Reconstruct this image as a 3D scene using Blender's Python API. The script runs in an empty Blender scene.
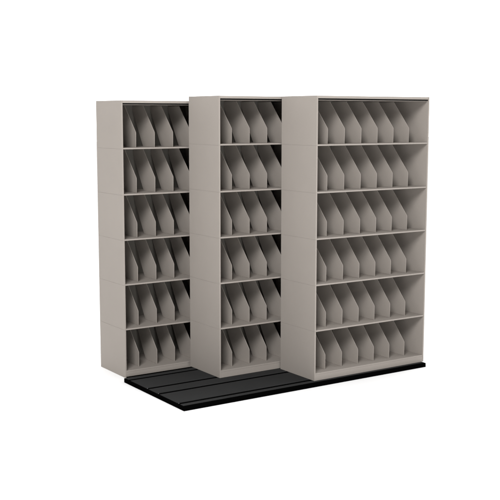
import bpy, bmesh, math
from mathutils import Vector, Matrix

scene = bpy.context.scene
COL = scene.collection

# ---------------------------------------------------------------- materials
def make_material(name, base, rough=0.6, spec=0.1, metallic=0.0, tone=0.03, tone_scale=3.0,
                  bump=0.0, bump_scale=400.0, grain=0.0):
    m = bpy.data.materials.new(name)
    m.use_nodes = True
    nt = m.node_tree
    b = nt.nodes['Principled BSDF']
    b.inputs['Roughness'].default_value = rough
    b.inputs['Metallic'].default_value = metallic
    b.inputs['Specular IOR Level'].default_value = spec
    tc = nt.nodes.new('ShaderNodeTexCoord')
    n = nt.nodes.new('ShaderNodeTexNoise')
    n.inputs['Scale'].default_value = tone_scale
    n.inputs['Detail'].default_value = 4
    nt.links.new(tc.outputs['Object'], n.inputs['Vector'])
    ramp = nt.nodes.new('ShaderNodeValToRGB')
    ramp.color_ramp.elements[0].position = 0.3
    ramp.color_ramp.elements[1].position = 0.7
    ramp.color_ramp.elements[0].color = tuple(c * (1 - tone) for c in base) + (1,)
    ramp.color_ramp.elements[1].color = tuple(c * (1 + tone) for c in base) + (1,)
    nt.links.new(n.outputs['Fac'], ramp.inputs['Fac'])
    out = ramp.outputs['Color']
    if grain:
        g = nt.nodes.new('ShaderNodeTexNoise')
        g.inputs['Scale'].default_value = 170
        g.inputs['Detail'].default_value = 2
        nt.links.new(tc.outputs['Object'], g.inputs['Vector'])
        r2 = nt.nodes.new('ShaderNodeMapRange')
        r2.inputs['From Min'].default_value = 0.3
        r2.inputs['From Max'].default_value = 0.7
        r2.inputs['To Min'].default_value = 1 - grain
        r2.inputs['To Max'].default_value = 1 + grain
        nt.links.new(g.outputs['Fac'], r2.inputs['Value'])
        mul = nt.nodes.new('ShaderNodeVectorMath')
        mul.operation = 'SCALE'
        nt.links.new(out, mul.inputs[0])
        nt.links.new(r2.outputs['Result'], mul.inputs['Scale'])
        out = mul.outputs['Vector']
    nt.links.new(out, b.inputs['Base Color'])
    if bump:
        bn = nt.nodes.new('ShaderNodeTexNoise')
        bn.inputs['Scale'].default_value = bump_scale
        nt.links.new(tc.outputs['Object'], bn.inputs['Vector'])
        bp = nt.nodes.new('ShaderNodeBump')
        bp.inputs['Strength'].default_value = bump
        bp.inputs['Distance'].default_value = 0.001
        nt.links.new(bn.outputs['Fac'], bp.inputs['Height'])
        nt.links.new(bp.outputs['Normal'], b.inputs['Normal'])
    return m

M_SHELL = make_material('greige_powder_coat', (0.290, 0.261, 0.235), 0.62, 0.08, tone=0.02,
                        bump=0.12, bump_scale=600, grain=0.025)
M_BACK = make_material('greige_shaded_back', (0.125, 0.117, 0.104), 0.7, 0.05, tone=0.03)  # back panel colour darkened below the shell's to stand for deep bay shade
M_SLOT = make_material('dark_slot', (0.006, 0.006, 0.006), 0.9, 0.0)
M_DECK = make_material('charcoal_deck', (0.0335, 0.0335, 0.0335), 0.8, 0.004, tone=0.05, grain=0.06)
M_BLACK = make_material('black_frame', (0.0012, 0.0012, 0.0012), 0.8, 0.002)
M_STEEL = make_material('bright_steel', (0.10, 0.10, 0.104), 0.4, 0.3)
M_FLOOR = make_material('white_floor', (0.95, 0.95, 0.95), 0.9, 0.0, tone=0.004)

# ---------------------------------------------------------------- mesh helpers
def add_box(bm, x0, x1, y0, y1, z0, z1, bev=0.0):
    r = bmesh.ops.create_cube(bm, size=1.0)
    vs = r['verts']
    for v in vs:
        v.co = Vector(((x0 + x1) / 2 + v.co.x * (x1 - x0),
                       (y0 + y1) / 2 + v.co.y * (y1 - y0),
                       (z0 + z1) / 2 + v.co.z * (z1 - z0)))
    if bev:
        es = list({e for v in vs for e in v.link_edges})
        bmesh.ops.bevel(bm, geom=es, offset=bev, segments=2, profile=0.5, affect='EDGES')

def finish(name, bm, mat, parent=None, loc=(0, 0, 0)):
    bmesh.ops.recalc_face_normals(bm, faces=bm.faces[:])
    me = bpy.data.meshes.new(name)
    bm.to_mesh(me)
    bm.free()
    me.materials.append(mat)
    o = bpy.data.objects.new(name, me)
    o.location = loc
    COL.objects.link(o)
    if parent:
        o.parent = parent
    return o

def thing(name, label, cat, loc=(0, 0, 0), group=None):
    o = bpy.data.objects.new(name, None)
    o.empty_display_size = 0.2
    o.location = loc
    COL.objects.link(o)
    o['label'] = label
    o['category'] = cat
    if group:
        o['group'] = group
    return o

# ---------------------------------------------------------------- measurements (metres)
W, D, H = 1.008, 0.4005, 1.930
LEVELS = [0.0512, 0.3504, 0.6657, 0.9796, 1.2929, 1.6086]      # top faces of the six shelves
TP = 0.010            # side panel thickness
CAP = 0.018           # top cap
DIV_X0, DIV_DX, DIV_N = 0.138, 0.1465, 6
GAP = 0.0007

def make_divider(tier_h):
    """upright plate: short straight front edge, long sloped front, slanted rear edge"""
    top = tier_h - 0.014
    def yf(z):
        return 0.060 + (z - 0.105) * 0.905
    def yr(z):
        return min(D - 0.012, 0.232 + z * 0.62)
    zc = (D - 0.012 - 0.232) / 0.62
    prof = [(0.060, 0.0), (0.060, 0.098), (0.0605, 0.103), (0.0625, 0.1075), (yf(top), top),
            (D - 0.012, top), (D - 0.012, min(zc, top - 0.002)), (0.232, 0.0)]
    t = 0.0036
    bm = bmesh.new()
    a = [bm.verts.new((-t / 2, y, z)) for y, z in prof]
    b = [bm.verts.new((t / 2, y, z)) for y, z in prof]
    bm.faces.new(a)
    bm.faces.new(b[::-1])
    n = len(prof)
    for i in range(n):
        bm.faces.new((a[i], b[i], b[(i + 1) % n], a[(i + 1) % n]))
    bmesh.ops.bevel(bm, geom=[e for e in bm.edges if abs(e.verts[0].co.x - e.verts[1].co.x) < 1e-6],
                    offset=0.0007, segments=1, affect='EDGES')
    return bm

def make_unit(label):
    root = thing('file_shelving_unit', label, 'shelving unit', group='file shelving units on the track')
    # stacked tiers leave a hairline joint in both sides, level with each shelf
    joints = [0.0] + [z - 0.008 for z in LEVELS[1:]] + [H]
    for x0 in (0.0, W - TP):
        bm = bmesh.new()
        for i in range(6):
            za = joints[i] + (GAP / 2 if i else 0)
            zb = joints[i + 1] - (GAP / 2 if i < 5 else 0)
            add_box(bm, x0, x0 + TP, 0, D, za, zb, 0.0007)
        add_box(bm, x0 + 0.0010, x0 + TP - 0.0010, 0.0010, D - 0.0010, 0.004, H - 0.004)
        finish('side_panel', bm, M_SHELL, root)
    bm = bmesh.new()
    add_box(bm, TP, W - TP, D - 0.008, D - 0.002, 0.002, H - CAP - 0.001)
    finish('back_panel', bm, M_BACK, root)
    bm = bmesh.new()
    add_box(bm, TP + 0.0002, W - TP - 0.0002, 0.0006, D - 0.0004, H - CAP, H - 0.0006, 0.0015)
    finish('top_panel', bm, M_SHELL, root)
    bm = bmesh.new()
    add_box(bm, TP + 0.0003, W - TP - 0.0003, 0.014, D - 0.0083, H - CAP - 0.0115, H - CAP - 0.0085, 0.0006)
    finish('header_panel', bm, M_SHELL, root)
    bm = bmesh.new()
    add_box(bm, TP + 0.0005, W - TP - 0.0005, 0.005, 0.030, H - CAP - 0.0083, H - CAP - 0.0002)
    finish('door_slot', bm, M_SLOT, root)
    bm = bmesh.new()
    add_box(bm, TP + 0.0003, W - TP - 0.0003, 0.001, 0.016, 0.0, LEVELS[0] - 0.0102, 0.0004)
    finish('kick_plate', bm, M_SHELL, root)
    for i, z in enumerate(LEVELS):
        bm = bmesh.new()
        lip = 0.010
        yb = D - 0.0083
        add_box(bm, TP + 0.0003, W - TP - 0.0003, 0.001, yb, -lip, 0, 0.0014)
        sh = finish('shelf', bm, M_SHELL, root, (0, 0, z))
        nxt = (LEVELS[i + 1] if i < 5 else H - CAP - 0.002) - z
        first = finish('divider', make_divider(nxt), M_SHELL, sh, (DIV_X0, 0, 0.0002))
        for k in range(1, DIV_N):
            d = first.copy()
            COL.objects.link(d)
            d.parent = sh
            d.location = (DIV_X0 + DIV_DX * k, 0, 0.0002)
    return root

def copy_tree(o, parent=None):
    c = o.copy()
    COL.objects.link(c)
    c.parent = parent
    for ch in list(o.children):
        copy_tree(ch, c)
    return c

T = 0.0213            # deck height of the track
FZ = -0.008           # floor
unit = make_unit('greige file shelving unit nearest the viewer, at the right end of the black track')
bpy.context.view_layer.update()
mid = copy_tree(unit)
mid['label'] = 'greige file shelving unit in the middle, standing between the front unit and the rear unit'
rear = copy_tree(unit)
rear['label'] = 'greige file shelving unit farthest back at the left, on the floor behind the track corner'
unit.location = (0, 0, T + 0.0006)
mid.location = (-0.4979, 0.4224, T + 0.0006)
rear.location = (-0.9908, 0.8823, FZ)
rear.scale = (1, 1, 1)

# ---------------------------------------------------------------- track platform
XL, XR, YF, YB = -1.0505, 0.9930, -0.0430, 0.7850
track = thing('floor_track', 'low black floor track with charcoal deck plates and recessed rails under the units',
              'track', (0, 0, FZ))
dz = T - FZ
bm = bmesh.new()
add_box(bm, XL, XR, YF, YB, 0.0, dz - 0.0065, 0.0015)
add_box(bm, XL, XR, YF, YF + 0.020, dz - 0.0068, dz + 0.0006, 0.002)
add_box(bm, XL, XL + 0.007, YF + 0.0195, YB, dz - 0.0068, dz + 0.0003, 0.001)
add_box(bm, XR - 0.014, XR, YF + 0.0195, YB, dz - 0.0068, dz + 0.0003, 0.001)
add_box(bm, -0.985, XR - 0.02, YB - 0.001, 0.8795, 0.0, 0.010, 0.001)
finish('base_frame', bm, M_BLACK, track)
rails = [0.043, 0.312, 0.464, 0.728]
rw = 0.042
edges = [YF + 0.0215] + [v for r in rails for v in (r - rw / 2, r + rw / 2)] + [YB]
for i in range(0, len(edges), 2):
    bm = bmesh.new()
    add_box(bm, XL + 0.0085, XR - 0.0155, edges[i], edges[i + 1], dz - 0.0066, dz, 0.0012)
    finish('deck_plate', bm, M_DECK, track)
bm = bmesh.new()
add_box(bm, XL + 0.030, XR - 0.030, -0.004, 0.004, 0, 0.0030, 0.001)
r0 = finish('rail', bm, M_BLACK, track, (0, rails[0], dz - 0.0066))
bm = bmesh.new()
add_box(bm, XL + 0.009, XL + 0.015, -0.0030, 0.0030, 0.0, 0.0042, 0.001)
s0 = finish('end_stop', bm, M_STEEL, r0, (0, 0, 0.0042))
for y in rails[1:]:
    r = r0.copy(); COL.objects.link(r); r.parent = track
    r.location = (0, y, dz - 0.0066)
    if y < 0.6:
        s = s0.copy(); COL.objects.link(s); s.parent = r

# ---------------------------------------------------------------- floor
bm = bmesh.new()
bmesh.ops.create_grid(bm, x_segments=8, y_segments=8, size=60)
fl = finish('floor', bm, M_FLOOR, None, (0, 0, FZ))
fl['kind'] = 'structure'

# ---------------------------------------------------------------- light
w = bpy.data.worlds.new('World')
scene.world = w
w.use_nodes = True
bg = w.node_tree.nodes['Background']
bg.inputs['Color'].default_value = (1, 1, 1, 1)
wn = w.node_tree
geo = wn.nodes.new('ShaderNodeTexCoord')
dot = wn.nodes.new('ShaderNodeVectorMath')
dot.operation = 'DOT_PRODUCT'
dot.inputs[1].default_value = Vector((0.80, 0.60, 0.12)).normalized()
wn.links.new(geo.outputs['Generated'], dot.inputs[0])
mr = wn.nodes.new('ShaderNodeMapRange')
mr.interpolation_type = 'SMOOTHSTEP'
mr.inputs['From Min'].default_value = -0.05
mr.inputs['From Max'].default_value = 0.60
mr.inputs['To Min'].default_value = 0.35
mr.inputs['To Max'].default_value = 2.5
wn.links.new(dot.outputs['Value'], mr.inputs['Value'])
wn.links.new(mr.outputs['Result'], bg.inputs['Strength'])

def area(name, loc, target, size, power):
    l = bpy.data.lights.new(name, 'AREA')
    l.shape = 'SQUARE'
    l.size = size
    l.energy = power
    o = bpy.data.objects.new(name, l)
    o.location = loc
    o.rotation_euler = (Vector(target) - Vector(loc)).to_track_quat('-Z', 'Y').to_euler()
    COL.objects.link(o)
    return o
area('studio_softbox', (-6.9, -6.2, 6.7), (-0.1, 0.3, 0.9), 3.4, 1110)
area('low_fill', (-2.6, -7.4, 0.9), (0.0, 0.3, 1.0), 2.0, 140)  # added fill with no visible source, lifts the dark tops of the bays

# ---------------------------------------------------------------- camera
f, X, Y, Z, yaw, pitch, roll = (1010.4672, -4.09187, -5.35769, 1.819237, -0.5868354, 0.1321287, 0.00084774)
fw = Vector((-math.sin(yaw) * math.cos(pitch), math.cos(yaw) * math.cos(pitch), -math.sin(pitch)))
rt = Vector((math.cos(yaw), math.sin(yaw), 0))
up = rt.cross(fw)
r2 = rt * math.cos(roll) + up * math.sin(roll)
u2 = -rt * math.sin(roll) + up * math.cos(roll)
cam = bpy.data.cameras.new('camera')
cam.sensor_fit = 'HORIZONTAL'
cam.sensor_width = 36
cam.lens = f / 500 * 36
cam.clip_end = 300
co = bpy.data.objects.new('camera', cam)
mw = Matrix(((r2.x, u2.x, -fw.x, X), (r2.y, u2.y, -fw.y, Y), (r2.z, u2.z, -fw.z, Z), (0, 0, 0, 1)))
co.matrix_world = mw
COL.objects.link(co)
scene.camera = co

scene.view_settings.view_transform = 'Standard'
scene.view_settings.look = 'None'
scene.view_settings.exposure = 0
scene.view_settings.gamma = 1
scene.cycles.max_bounces = 8
